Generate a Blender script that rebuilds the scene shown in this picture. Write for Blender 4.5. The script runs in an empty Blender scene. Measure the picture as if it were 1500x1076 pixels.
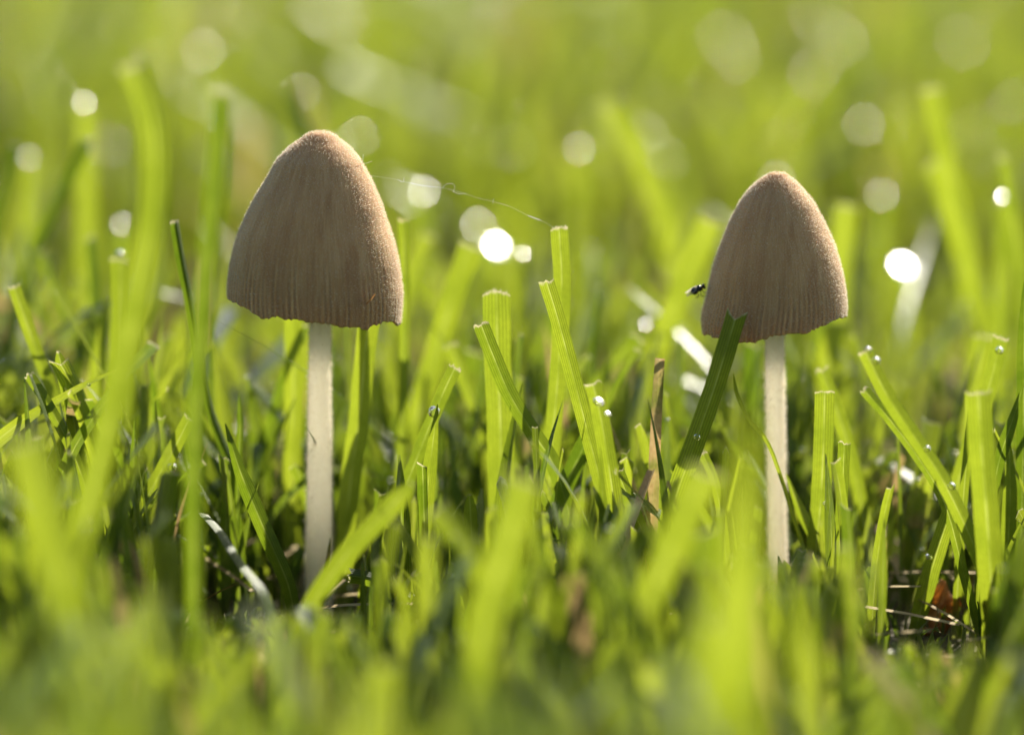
import bpy, bmesh, math, random
import numpy as np
from mathutils import Vector, Matrix, noise

# ------------------------------------------------------------------ camera, sky, sun, exposure
MM = 0.001
PITCH = math.radians(12.5)
DIST = 0.420                       # camera to the plane of the two mushrooms
PXMM = 13.0                        # photo pixels (1500 wide) per millimetre in that plane
FWD = Vector((0, math.cos(PITCH), -math.sin(PITCH)))
UPV = Vector((0, math.sin(PITCH), math.cos(PITCH)))
CAMP = Vector((0, 0, 0.028)) - FWD * DIST
scene = bpy.context.scene
col = scene.collection
cam = bpy.data.cameras.new("camera")
camo = bpy.data.objects.new("camera", cam); col.objects.link(camo)
camo.location = CAMP; camo.rotation_euler = (math.pi / 2 - PITCH, 0, 0)
cam.sensor_width = 36
cam.lens = 18.0 / ((750 / PXMM * MM) / DIST)
cam.clip_start = 0.002; cam.clip_end = 2000
cam.dof.use_dof = True
cam.dof.focus_distance = 0.4125
cam.dof.aperture_fstop = cam.lens / 17.5   # 17.5 mm wide opening
cam.dof.aperture_blades = 9
cam.dof.aperture_rotation = 0.2
scene.camera = camo

SUN_AZ, SUN_EL = math.radians(27), math.radians(35)   # azimuth clockwise from +Y
SUND = Vector((math.sin(SUN_AZ) * math.cos(SUN_EL), math.cos(SUN_AZ) * math.cos(SUN_EL), math.sin(SUN_EL)))
w = bpy.data.worlds.new("World"); scene.world = w; w.use_nodes = True
wn = w.node_tree
sky = wn.nodes.new("ShaderNodeTexSky"); sky.sky_type = 'NISHITA'; sky.sun_disc = False
sky.sun_elevation = SUN_EL; sky.sun_rotation = SUN_AZ
sky.dust_density = 1.5
wn.nodes["Background"].inputs[1].default_value = 0.062
wn.links.new(sky.outputs[0], wn.nodes["Background"].inputs[0])
sl = bpy.data.lights.new("sun", 'SUN'); sl.energy = 5.0; sl.angle = math.radians(0.53); sl.color = (1, 0.93, 0.8)
so = bpy.data.objects.new("sun", sl); col.objects.link(so)
so.rotation_euler = (-SUND).to_track_quat('-Z', 'Y').to_euler(); so.location = SUND * 3
vs = scene.view_settings
vs.view_transform = 'Standard'; vs.look = 'None'; vs.gamma = 1; vs.exposure = 1.05
cy = scene.cycles
cy.use_denoising = True; cy.use_adaptive_sampling = False
cy.max_bounces = 10; cy.diffuse_bounces = 5; cy.glossy_bounces = 4; cy.transmission_bounces = 10
cy.sample_clamp_indirect = 40; cy.caustics_refractive = True; cy.caustics_reflective = True; cy.blur_glossy = 0.3

R = random.Random(11)
NR = np.random.default_rng(5)

# pixel of the photo (1500 x 1076) -> point on the upright plane y = const (metres)
def at(px, py, y=0.0):
    d = FWD + Vector((1, 0, 0)) * ((px - 750) / PXMM * MM / DIST) + UPV * ((538 - py) / PXMM * MM / DIST)
    return CAMP + d * ((y - CAMP.y) / d.y)
def project(x, y, z):              # numpy arrays -> photo pixels
    vx = x - CAMP.x; vy = y - CAMP.y; vz = z - CAMP.z
    dep = vy * FWD.y + vz * FWD.z
    up = vy * UPV.y + vz * UPV.z
    k = DIST * PXMM / MM
    return 750 + vx / dep * k, 538 - up / dep * k
def z_at_row(py, y):               # height at distance y that shows on photo row py (middle column)
    s = (538 - py) / PXMM * MM / DIST
    dy = FWD.y + UPV.y * s; dz = FWD.z + UPV.z * s
    return CAMP.z + dz * (y - CAMP.y) / dy

# ------------------------------------------------------------------ helpers
def link(name, me, mat=None, parent=None):
    o = bpy.data.objects.new(name, me); col.objects.link(o)
    if mat is not None: me.materials.append(mat)
    if parent is not None: o.parent = parent
    return o
def tag(o, label=None, cat=None, group=None, kind=None):
    if label: o["label"] = label
    if cat: o["category"] = cat
    if group: o["group"] = group
    if kind: o["kind"] = kind
    return o
def mesh_from(name, verts, faces, smooth=True, tint=None):
    me = bpy.data.meshes.new(name)
    me.from_pydata([tuple(v) for v in verts], [], faces)
    if smooth:
        me.polygons.foreach_set("use_smooth", [True] * len(me.polygons))
    if tint is not None:
        a = me.color_attributes.new("tint", 'FLOAT_COLOR', 'POINT')
        a.data.foreach_set("color", np.asarray(tint, dtype=np.float32).ravel())
    me.update()
    return me
def mesh_np(name, V, F, T=None):
    """V (n,3), F (m,4) quads, fast path"""
    me = bpy.data.meshes.new(name)
    me.vertices.add(len(V)); me.vertices.foreach_set("co", V.astype(np.float32).ravel())
    m = len(F); k = F.shape[1]
    me.loops.add(m * k); me.loops.foreach_set("vertex_index", F.astype(np.int32).ravel())
    me.polygons.add(m)
    me.polygons.foreach_set("loop_start", np.arange(0, m * k, k, dtype=np.int32))
    me.polygons.foreach_set("loop_total", np.full(m, k, dtype=np.int32))
    me.polygons.foreach_set("use_smooth", np.ones(m, dtype=bool))
    me.update(calc_edges=True); me.validate()
    if T is not None:
        a = me.color_attributes.new("tint", 'FLOAT_COLOR', 'POINT')
        a.data.foreach_set("color", T.astype(np.float32).ravel())
    return me

def catmull(P, n):
    P = [2 * P[0] - P[1]] + P + [2 * P[-1] - P[-2]]
    out = []; m = len(P) - 3
    for k in range(n + 1):
        u = k / n * m; i = min(int(u), m - 1); t = u - i
        a, b, c, d = P[i:i + 4]
        out.append(0.5 * ((2 * b) + (c - a) * t + (2 * a - 5 * b + 4 * c - d) * t * t + (3 * b - a - 3 * c + d) * t ** 3))
    return out

class NT:
    def __init__(s, name):
        s.m = bpy.data.materials.new(name); s.m.use_nodes = True
        s.t = s.m.node_tree; s.t.nodes.clear()
        s.out = s.t.nodes.new("ShaderNodeOutputMaterial")
    def n(s, typ, **kw):
        x = s.t.nodes.new(typ)
        for k, v in kw.items():
            if k.startswith("i_"):
                x.inputs[k[2:]].default_value = v
            elif k.startswith("n"):
                x.inputs[int(k[1:])].default_value = v
            else:
                setattr(x, k, v)
        return x
    def l(s, a, b): s.t.links.new(a, b)
    def math(s, op, a, b=None, c=None, clamp=False):
        x = s.t.nodes.new("ShaderNodeMath"); x.operation = op; x.use_clamp = clamp
        for i, v in enumerate((a, b, c)):
            if v is None: continue
            if isinstance(v, (int, float)): x.inputs[i].default_value = v
            else: s.l(v, x.inputs[i])
        return x.outputs[0]
    def mix(s, fac, a, b, blend='MIX'):
        x = s.t.nodes.new("ShaderNodeMix"); x.data_type = 'RGBA'; x.blend_type = blend
        for sock, v in ((x.inputs[0], fac), (x.inputs[6], a), (x.inputs[7], b)):
            if isinstance(v, (int, float)): sock.default_value = v
            elif isinstance(v, tuple): sock.default_value = (*v, 1) if len(v) == 3 else v
            else: s.l(v, sock)
        return x.outputs[2]
    def smooth(s, v, lo, hi):
        x = s.t.nodes.new("ShaderNodeMapRange"); x.interpolation_type = 'SMOOTHSTEP'
        s.l(v, x.inputs[0]); x.inputs[1].default_value = lo; x.inputs[2].default_value = hi
        return x.outputs[0]

# ------------------------------------------------------------------ materials
def grass_material():
    """tint: r shade of the blade, g 0 base .. 1 tip, b across the blade, a dryness"""
    m = NT("grass_leaf")
    at_ = m.n("ShaderNodeAttribute", attribute_name="tint")
    sep = m.n("ShaderNodeSeparateColor"); m.l(at_.outputs[0], sep.inputs[0])
    r, g, b, a = sep.outputs[0], sep.outputs[1], sep.outputs[2], at_.outputs[3]
    geo = m.n("ShaderNodeNewGeometry")
    nz = m.n("ShaderNodeTexNoise", i_Scale=260.0, i_Detail=4.0); m.l(geo.outputs["Position"], nz.inputs["Vector"])
    nz2 = m.n("ShaderNodeTexNoise", i_Scale=1900.0, i_Detail=3.0); m.l(geo.outputs["Position"], nz2.inputs["Vector"])
    # parallel veins
    vein = m.math('SINE', m.math('MULTIPLY', b, 2 * math.pi * 8))
    vein = m.math('MULTIPLY_ADD', vein, 0.5, 0.5)
    vein2 = m.math('MULTIPLY_ADD', m.math('SINE', m.math('MULTIPLY', b, 2 * math.pi * 19)), 0.5, 0.5)
    vv = m.math('MULTIPLY_ADD', vein2, 0.4, m.math('MULTIPLY', vein, 0.6))
    rib = m.smooth(m.math('ABSOLUTE', m.math('SUBTRACT', b, 0.5)), 0.06, 0.015)
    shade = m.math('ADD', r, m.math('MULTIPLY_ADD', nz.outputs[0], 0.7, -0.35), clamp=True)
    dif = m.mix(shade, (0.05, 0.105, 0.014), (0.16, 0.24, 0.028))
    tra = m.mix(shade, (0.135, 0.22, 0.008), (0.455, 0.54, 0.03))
    k = m.math('MULTIPLY_ADD', vv, 0.6, 0.62)
    k = m.math('MULTIPLY_ADD', m.math('MULTIPLY_ADD', nz2.outputs[0], 0.5, -0.25), 0.7, k)
    kc = m.n("ShaderNodeCombineColor")
    for i in range(3): m.l(k, kc.inputs[i])
    dif = m.mix(1.0, dif, kc.outputs[0], 'MULTIPLY'); tra = m.mix(1.0, tra, kc.outputs[0], 'MULTIPLY')
    ribk = m.math('MULTIPLY', rib, m.smooth(nz.outputs[0], 0.3, 0.7))
    dif = m.mix(m.math('MULTIPLY', ribk, 0.5), dif, (0.42, 0.5, 0.16)); tra = m.mix(m.math('MULTIPLY', ribk, 0.5), tra, (0.7, 0.78, 0.2))
    # pale sheath at the bottom, dried edge at the tip
    low = m.smooth(g, 0.16, 0.0)
    dif = m.mix(m.math('MULTIPLY', low, 0.6), dif, (0.34, 0.33, 0.14)); tra = m.mix(m.math('MULTIPLY', low, 0.5), tra, (0.5, 0.5, 0.18))
    tipn = m.math('MULTIPLY_ADD', nz2.outputs[0], 0.02, g)
    tip = m.smooth(tipn, 1.0, 1.012)
    dif = m.mix(tip, dif, (0.62, 0.56, 0.38)); tra = m.mix(tip, tra, (0.7, 0.62, 0.4))
    # straw and brown, blotched
    blot = m.smooth(m.math('MULTIPLY_ADD', nz.outputs[0], 0.9, m.math('SUBTRACT', a, 0.45)), 0.35, 0.65)
    blot = m.math('MULTIPLY', blot, m.smooth(a, 0.02, 0.2))
    dryd = m.mix(nz2.outputs[0], (0.20, 0.10, 0.035), (0.62, 0.46, 0.24))
    dif = m.mix(blot, dif, dryd); tra = m.mix(blot, tra, m.mix(nz2.outputs[0], (0.34, 0.19, 0.06), (0.72, 0.52, 0.25)))
    bump = m.n("ShaderNodeBump", i_Strength=0.5, i_Distance=0.00008)
    m.l(m.math('ADD', vv, m.math('MULTIPLY', rib, 1.0)), bump.inputs["Height"])
    D = m.n("ShaderNodeBsdfDiffuse"); m.l(dif, D.inputs[0]); m.l(bump.outputs[0], D.inputs["Normal"])
    T = m.n("ShaderNodeBsdfTranslucent"); m.l(tra, T.inputs[0]); m.l(bump.outputs[0], T.inputs["Normal"])
    mx = m.n("ShaderNodeMixShader", n0=0.52); m.l(D.outputs[0], mx.inputs[1]); m.l(T.outputs[0], mx.inputs[2])
    G = m.n("ShaderNodeBsdfGlossy", i_Roughness=0.38); m.l(bump.outputs[0], G.inputs["Normal"])
    fr = m.n("ShaderNodeFresnel", i_IOR=1.42); m.l(bump.outputs[0], fr.inputs["Normal"])
    mg = m.n("ShaderNodeMixShader"); m.l(m.math('MULTIPLY', fr.outputs[0], 0.55), mg.inputs[0])
    m.l(mx.outputs[0], mg.inputs[1]); m.l(G.outputs[0], mg.inputs[2])
    m.l(mg.outputs[0], m.out.inputs[0])
    return m.m

def cap_material():
    """tint: r 0 apex .. 1 rim, g angle 0..1, b pleat height"""
    m = NT("mushroom_cap")
    at_ = m.n("ShaderNodeAttribute", attribute_name="tint")
    sep = m.n("ShaderNodeSeparateColor"); m.l(at_.outputs[0], sep.inputs[0])
    r, g, b = sep.outputs[0], sep.outputs[1], sep.outputs[2]
    geo = m.n("ShaderNodeNewGeometry")
    # fibres that run from the apex to the rim
    cv = m.n("ShaderNodeCombineXYZ"); m.l(m.math('MULTIPLY', g, 300.0), cv.inputs[0]); m.l(m.math('MULTIPLY', r, 7.0), cv.inputs[1])
    fib = m.n("ShaderNodeTexNoise", i_Scale=1.0, i_Detail=5.0, i_Roughness=0.65); m.l(cv.outputs[0], fib.inputs["Vector"])
    cv2 = m.n("ShaderNodeCombineXYZ"); m.l(m.math('MULTIPLY', g, 26.0), cv2.inputs[0]); m.l(m.math('MULTIPLY', r, 2.2), cv2.inputs[1])
    wid = m.n("ShaderNodeTexNoise", i_Scale=1.0, i_Detail=3.0); m.l(cv2.outputs[0], wid.inputs["Vector"])
    gr = m.n("ShaderNodeTexNoise", i_Scale=9000.0, i_Detail=2.0); m.l(geo.outputs["Position"], gr.inputs["Vector"])
    c = m.mix(m.smooth(fib.outputs[0], 0.3, 0.7), (0.54, 0.295, 0.12), (0.70, 0.455, 0.23))
    c = m.mix(m.math('MULTIPLY', m.smooth(wid.outputs[0], 0.40, 0.68), 0.65), c, (0.44, 0.22, 0.09))
    c = m.mix(m.math('MULTIPLY', m.smooth(r, 0.16, 0.0), 0.75), c, (0.52, 0.26, 0.09))
    c = m.mix(m.math('MULTIPLY', m.smooth(gr.outputs[0], 0.45, 0.75), 0.3), c, (0.68, 0.52, 0.35))
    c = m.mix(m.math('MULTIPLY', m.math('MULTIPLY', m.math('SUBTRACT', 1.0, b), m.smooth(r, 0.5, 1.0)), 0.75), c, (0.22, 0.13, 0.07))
    bump = m.n("ShaderNodeBump", i_Strength=0.6, i_Distance=0.00006)
    m.l(m.math('ADD', gr.outputs[0], fib.outputs[0]), bump.inputs["Height"])
    P = m.n("ShaderNodeBsdfPrincipled"); m.l(c, P.inputs["Base Color"])
    P.inputs["Roughness"].default_value = 0.75
    P.inputs["Specular IOR Level"].default_value = 0.25
    P.inputs["Subsurface Weight"].default_value = 0.5
    P.inputs["Subsurface Radius"].default_value = (1.0, 0.62, 0.36)
    P.inputs["Subsurface Scale"].default_value = 0.0016
    P.inputs["Subsurface Anisotropy"].default_value = 0.5
    P.inputs["Sheen Weight"].default_value = 0.35
    P.inputs["Sheen Roughness"].default_value = 0.3
    P.inputs["Sheen Tint"].default_value = (1, 0.95, 0.85, 1)
    m.l(bump.outputs[0], P.inputs["Normal"])
    m.l(P.outputs[0], m.out.inputs[0])
    return m.m

def simple(name, color, rough=0.6, sss=0.0, sss_scale=0.001, noise_scale=None, color2=None, spec=0.4, stretch=None, translucent=0.0):
    m = NT(name)
    P = m.n("ShaderNodeBsdfPrincipled")
    P.inputs["Roughness"].default_value = rough; P.inputs["Specular IOR Level"].default_value = spec
    if noise_scale:
        geo = m.n("ShaderNodeNewGeometry"); src = geo.outputs["Position"]
        if stretch:
            mp = m.n("ShaderNodeMapping"); mp.inputs["Scale"].default_value = stretch
            m.l(src, mp.inputs["Vector"]); src = mp.outputs[0]
        nz = m.n("ShaderNodeTexNoise", i_Scale=noise_scale, i_Detail=5.0); m.l(src, nz.inputs["Vector"])
        c = m.mix(m.smooth(nz.outputs[0], 0.32, 0.68), tuple(color), tuple(color2 or color))
        m.l(c, P.inputs["Base Color"])
        bp = m.n("ShaderNodeBump", i_Strength=0.5, i_Distance=0.0001); m.l(nz.outputs[0], bp.inputs["Height"]); m.l(bp.outputs[0], P.inputs["Normal"])
    else:
        P.inputs["Base Color"].default_value = (*color, 1)
    if sss:
        P.inputs["Subsurface Weight"].default_value = sss
        P.inputs["Subsurface Anisotropy"].default_value = 0.2
        P.inputs["Subsurface Radius"].default_value = (1, 0.9, 0.7); P.inputs["Subsurface Scale"].default_value = sss_scale
    if translucent:
        T = m.n("ShaderNodeBsdfTranslucent"); T.inputs[0].default_value = (*(color2 or color), 1)
        mx = m.n("ShaderNodeMixShader", n0=translucent); m.l(P.outputs[0], mx.inputs[1]); m.l(T.outputs[0], mx.inputs[2])
        m.l(mx.outputs[0], m.out.inputs[0])
    else:
        m.l(P.outputs[0], m.out.inputs[0])
    return m.m

def water_material(name, rough):
    m = NT(name)
    P = m.n("ShaderNodeBsdfPrincipled")
    P.inputs["Base Color"].default_value = (1, 1, 1, 1)
    P.inputs["Transmission Weight"].default_value = 1; P.inputs["IOR"].default_value = 1.333
    P.inputs["Roughness"].default_value = rough
    m.l(P.outputs[0], m.out.inputs[0])
    return m.m

def ground_material():
    m = NT("soil")
    geo = m.n("ShaderNodeNewGeometry")
    n1 = m.n("ShaderNodeTexNoise", i_Scale=120.0, i_Detail=8.0); m.l(geo.outputs["Position"], n1.inputs["Vector"])
    n2 = m.n("ShaderNodeTexNoise", i_Scale=900.0, i_Detail=4.0); m.l(geo.outputs["Position"], n2.inputs["Vector"])
    n3 = m.n("ShaderNodeTexNoise", i_Scale=1.4, i_Detail=5.0); m.l(geo.outputs["Position"], n3.inputs["Vector"])
    c = m.mix(m.smooth(n1.outputs[0], 0.35, 0.65), (0.035, 0.028, 0.016), (0.10, 0.085, 0.04))
    c = m.mix(m.math('MULTIPLY', m.smooth(n2.outputs[0], 0.5, 0.7), 0.5), c, (0.13, 0.11, 0.05))
    # where no single blade is built any more the sheet itself is turf green
    ln = m.n("ShaderNodeVectorMath", operation='LENGTH'); m.l(geo.outputs["Position"], ln.inputs[0])
    far = m.smooth(ln.outputs["Value"], 2.0, 5.0)
    c = m.mix(far, c, m.mix(n3.outputs[0], (0.05, 0.09, 0.018), (0.09, 0.13, 0.025)))
    bp = m.n("ShaderNodeBump", i_Strength=1.0, i_Distance=0.002); m.l(n1.outputs[0], bp.inputs["Height"])
    P = m.n("ShaderNodeBsdfPrincipled"); P.inputs["Roughness"].default_value = 0.95
    m.l(c, P.inputs["Base Color"]); m.l(bp.outputs[0], P.inputs["Normal"])
    m.l(P.outputs[0], m.out.inputs[0])
    return m.m

GRASS = grass_material()
CAP = cap_material()
STEM = simple("mushroom_stem", (0.86, 0.81, 0.68), 0.6, sss=1.0, sss_scale=0.0015, noise_scale=900, color2=(0.95, 0.91, 0.80), stretch=(1, 1, 0.08), spec=0.3, translucent=0.68)
HAIR = simple("mushroom_down", (0.86, 0.78, 0.64), 0.5, translucent=0.5)
GILL = simple("mushroom_gill", (0.20, 0.13, 0.08), 0.8, noise_scale=800, color2=(0.30, 0.2, 0.12))
WATER = water_material("dew_water", 0.06)
DEWFILM = water_material("dew_film", 0.30)
SOIL = ground_material()
DRY = simple("dry_leaf", (0.34, 0.13, 0.03), 0.7, noise_scale=700, color2=(0.75, 0.42, 0.15), translucent=0.5)
STRAW = simple("straw", (0.22, 0.15, 0.06), 0.8, noise_scale=400, color2=(0.42, 0.33, 0.16))
CUT = simple("torn_fibre", (0.62, 0.56, 0.38), 0.7, translucent=0.5, color2=(0.75, 0.7, 0.5))
SILK = simple("silk", (0.8, 0.8, 0.78), 0.3, translucent=0.5, color2=(0.9, 0.9, 0.88))
FLYB = simple("fly_black", (0.006, 0.006, 0.007), 0.28, spec=0.6)
FLYBAND = simple("fly_band", (0.2, 0.18, 0.15), 0.5)
FLYEYE = simple("fly_eye", (0.03, 0.012, 0.01), 0.2, spec=0.6)
FLYRED = simple("fly_red", (0.22, 0.05, 0.025), 0.5)
def wing_material():
    m = NT("fly_wing")
    T = m.n("ShaderNodeBsdfTransparent"); T.inputs[0].default_value = (0.8, 0.78, 0.72, 1)
    D = m.n("ShaderNodeBsdfTranslucent"); D.inputs[0].default_value = (0.85, 0.8, 0.68, 1)
    mx = m.n("ShaderNodeMixShader", n0=0.45); m.l(T.outputs[0], mx.inputs[1]); m.l(D.outputs[0], mx.inputs[2])
    G = m.n("ShaderNodeBsdfGlossy", i_Roughness=0.2)
    m2 = m.n("ShaderNodeMixShader", n0=0.12); m.l(mx.outputs[0], m2.inputs[1]); m.l(G.outputs[0], m2.inputs[2])
    m.l(m2.outputs[0], m.out.inputs[0]); return m.m
WING = wing_material()

# ------------------------------------------------------------------ ground
def build_ground():
    rs = [0, .02, .05, .09, .14, .2, .28, .38, .5, .7, 1, 1.5, 2.5, 5, 10, 25, 60, 150, 400, 900]
    ns = 72; V = [(0, 0, -0.0015)]; F = []
    for i, r in enumerate(rs[1:]):
        for j in range(ns):
            a = 2 * math.pi * j / ns
            x, y = r * math.cos(a), r * math.sin(a)
            z = (noise.noise(Vector((x * 25, y * 25, 0))) * 0.002 if r < 3 else 0) - 0.0015
            V.append((x, y, z))
    for j in range(ns): F.append((0, 1 + j, 1 + (j + 1) % ns))
    for i in range(len(rs) - 2):
        for j in range(ns):
            a = 1 + i * ns + j; b = 1 + i * ns + (j + 1) % ns
            F.append((a, a + ns, b + ns, b))
    o = link("ground", mesh_from("ground", V, F), SOIL)
    tag(o, "dark brown soil under the lawn", "ground", kind="structure")
build_ground()

# ------------------------------------------------------------------ the lawn as a mass
def ribbons(base, h, lean, yaw, width, cut, shade, dry, rows, fold=0.18):
    """base (n,2); lean (n,2) sideways run of the tip; returns V, F, T of many V-folded blades"""
    n = len(base); t = np.linspace(0, 1, rows)[None, :]
    bend = NR.uniform(1.4, 2.6, (n, 1))
    cx = base[:, 0:1] + lean[:, 0:1] * t ** bend
    cy_ = base[:, 1:2] + lean[:, 1:2] * t ** bend
    cz = -0.0015 + h[:, None] * (t - 0.12 * np.clip(np.hypot(lean[:, 0], lean[:, 1])[:, None] / (h[:, None] + 1e-6), 0, 1.5) * t ** 2)
    prof_p = (0.75 + 0.25 * np.minimum(t * 4, 1)) * np.clip((1 - t) * 2.6, 0.03, 1) ** 0.75
    prof_c = (0.75 + 0.25 * np.minimum(t * 4, 1)) * (1 - 0.2 * t)
    prof = np.where(cut[:, None], prof_c, prof_p) * width[:, None] * 0.5
    tw = yaw[:, None] + NR.uniform(-0.9, 0.9, (n, 1)) * t
    sx, sy = np.cos(tw), np.sin(tw)
    nx, ny = -sy, sx
    V = np.empty((n, rows, 3, 3)); fo = fold * NR.uniform(0.2, 2.0, (n, 1))
    for k, u in enumerate((-1, 0, 1)):
        off = fo * prof * (abs(u) * 2 - 1)
        V[:, :, k, 0] = cx + sx * prof * u + nx * off
        V[:, :, k, 1] = cy_ + sy * prof * u + ny * off
        V[:, :, k, 2] = cz
    # uneven cut
    V[:, -1, :, 2] += np.where(cut[:, None], NR.uniform(-0.0006, 0.0006, (n, 3)), 0)
    T = np.empty((n, rows, 3, 4))
    T[..., 0] = shade[:, None, None]; T[..., 1] = t[:, :, None] * np.where(cut, 1.0, 0.985)[:, None, None]
    T[..., 2] = np.array([0, 0.5, 1.0])[None, None, :]; T[..., 3] = dry[:, None, None]
    idx = np.arange(n * rows * 3).reshape(n, rows, 3)
    q = np.stack([idx[:, :-1, :-1], idx[:, :-1, 1:], idx[:, 1:, 1:], idx[:, 1:, :-1]], -1).reshape(-1, 4)
    return V.reshape(-1, 3), q, T.reshape(-1, 4)

def smooth_noise(x, s, seed):
    return np.array([noise.noise(Vector((float(v) * s, seed, 0.3))) for v in x])

def lawn(n, x0, x1, y0, y1, rows, wmin, wmax, near=True, hole=None, hm=0.036, hs=0.009, pale=False):
    x = NR.uniform(x0, x1, n); y = NR.uniform(y0, y1, n)
    if hole is not None:
        k = ~((x > hole[0]) & (x < hole[1]) & (y > hole[2]) & (y < hole[3])); x, y = x[k], y[k]; n = len(x)
    h = NR.normal(hm, hs, n).clip(0.010, 0.056)
    # patches of taller and shorter turf
    pat = np.array([noise.noise(Vector((float(a) * 22, float(b) * 22, 3))) for a, b in zip(x, y)])
    h *= 1 + 0.28 * pat
    short = NR.random(n) < 0.28; h[short] *= NR.uniform(0.25, 0.7, short.sum())
    la = NR.uniform(0, 2 * np.pi, n); lm = np.abs(NR.normal(0, 0.42, n)).clip(0, 1.3) * h
    lm = np.where(y < -0.025, np.minimum(lm, 0.45 * h), lm)
    lean = np.stack([np.cos(la) * lm, np.sin(la) * lm], 1)
    width = NR.uniform(wmin, wmax, n); thin = NR.random(n) < 0.25; width[thin] *= 0.45
    cut = NR.random(n) < 0.5
    shade = NR.beta(3.0, 1.0, n) if pale else NR.beta(0.9, 1.0, n); dry = np.where(NR.random(n) < 0.07, NR.uniform(0.2, 1, n), 0)  # pale: lighter leaf colour makes up for shade between the back blades
    if near:
        # uneven growth: where the photograph looks through to the mushrooms the blades are short
        px0, _ = project(x, y, h * 0.5); px1, _ = project(x + lean[:, 0], y + lean[:, 1], h)
        r1 = NR.random(n)
        sn = smooth_noise(px1, 0.012, 1.7) * 110
        lim = np.full(n, -500.0)
        lim = np.where(y < 0.16, np.where(NR.random(n) < 0.04, 150, 290 + 260 * r1) + sn * 0.5, lim)
        lim = np.where(y < 0.060, 400 + 330 * r1 + sn * 0.6, lim)
        lim = np.where(y < 0.015, 535 + 340 * r1 + sn, lim)
        lim = np.where(y < -0.015, 690 + 210 * r1 + sn, lim)
        lim = np.where(y < -0.060, np.where(NR.random(n) < 0.24, 730 + 170 * r1, 890 + 180 * r1) + sn * 0.9, lim)
        lim = np.where((px1 < 330) & (y < 0.06), lim - 90, lim)
        xa = np.minimum(px0, px1); xb = np.maximum(px0, px1)
        blur = np.where(y < -0.02, 200 * np.abs(y) / (0.41 + y) * 0.5, 4) + 22
        capL = (xb > 330 - blur) & (xa < 592 + blur) & (y < 0.012)
        capR = (xb > 1020 - blur) & (xa < 1242 + blur) & (y < 0.012)
        lim = np.where(capL | capR, np.maximum(lim, 640), lim)
        stL = (xb > 446 - blur) & (xa < 492 + blur) & (y < 0.004)
        stR = (xb > 1118 - blur) & (xa < 1156 + blur) & (y < 0.004)
        lim = np.where(stL, np.maximum(lim, 880), lim); lim = np.where(stR, np.maximum(lim, 800), lim)
        lim = np.where((xb > 1335 - blur) & (xa < 1415 + blur) & (y < -0.002), np.maximum(lim, 915 + 40 * r1), lim)    # around the dead leaf
        lim = np.where((xb > 296 - blur) & (xa < 392 + blur) & (y < -0.008), np.maximum(lim, 880), lim)
        hz = z_at_row(lim, y)
        # the low spots that let the sun reach the stems
        for X0 in (XL, XR):
            kk = y / math.cos(SUN_AZ); lat = np.abs((x + lean[:, 0] * 0.5) - X0 - y * math.tan(SUN_AZ))
            hs_ = 0.004 + kk * math.tan(SUN_EL) * 0.95
            hz = np.where((y > 0) & (y < 0.05) & (lat < 0.0050 + 0.06 * y), np.minimum(hz, hs_), hz)
        newh = np.minimum(h, np.maximum(hz, 0.003))
        lean *= (newh / h)[:, None]; h = newh
        # nothing grows through the two stems
        k = ~((np.hypot(x - XL, y) < 0.0028) | (np.hypot(x - XR, y) < 0.0028))
        x, y, h, lean, width, cut, shade, dry = x[k], y[k], h[k], lean[k], width[k], cut[k], shade[k], dry[k]; n = len(x)
        width = np.minimum(width, h * 0.25)
    return ribbons(np.stack([x, y], 1), h, lean, NR.uniform(0, np.pi, n), width, cut, shade, dry, rows)

XL = at(468, 900, 0).x; XR = at(1143, 900, 0).x
INNER = (-0.17, 0.17, -0.26, 0.62)
parts = [lawn(4300, -0.17, 0.17, -0.26, 0.07, 9, 0.0018, 0.0036, near=True), lawn(9500, -0.17, 0.17, 0.07, 0.62, 7, 0.0013, 0.0027, near=True, hm=0.029, hs=0.006, pale=True)]
parts.append(lawn(30000, -0.75, 0.75, -0.60, 1.35, 6, 0.0022, 0.0042, near=False, hole=INNER))
parts.append(lawn(2400, -0.11, 0.11, -0.06, 0.05, 9, 0.0009, 0.0022, near=True, hm=0.032, hs=0.009))
parts.append(lawn(1500, -0.11, 0.11, -0.05, 0.09, 9, 0.0005, 0.0010, near=True, hm=0.030, hs=0.008))
def join(parts):
    Vs, Fs, Ts, o = [], [], [], 0
    for V, F, T in parts:
        Vs.append(V); Fs.append(F + o); Ts.append(T); o += len(V)
    return np.concatenate(Vs), np.concatenate(Fs), np.concatenate(Ts)
V, F, T = join(parts)
tag(link("grass", mesh_np("grass", V, F, T), GRASS), "dense short green lawn grass all around the mushrooms", "grass", kind="stuff")
V, F, T = lawn(42000, -4.0, 4.0, -3.0, 5.0, 4, 0.006, 0.011, near=False, hole=(-0.75, 0.75, -0.60, 1.35))
tag(link("distant_grass", mesh_np("distant_grass", V, F, T), GRASS), "green lawn stretching away behind the mushrooms", "grass", kind="stuff")

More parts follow.
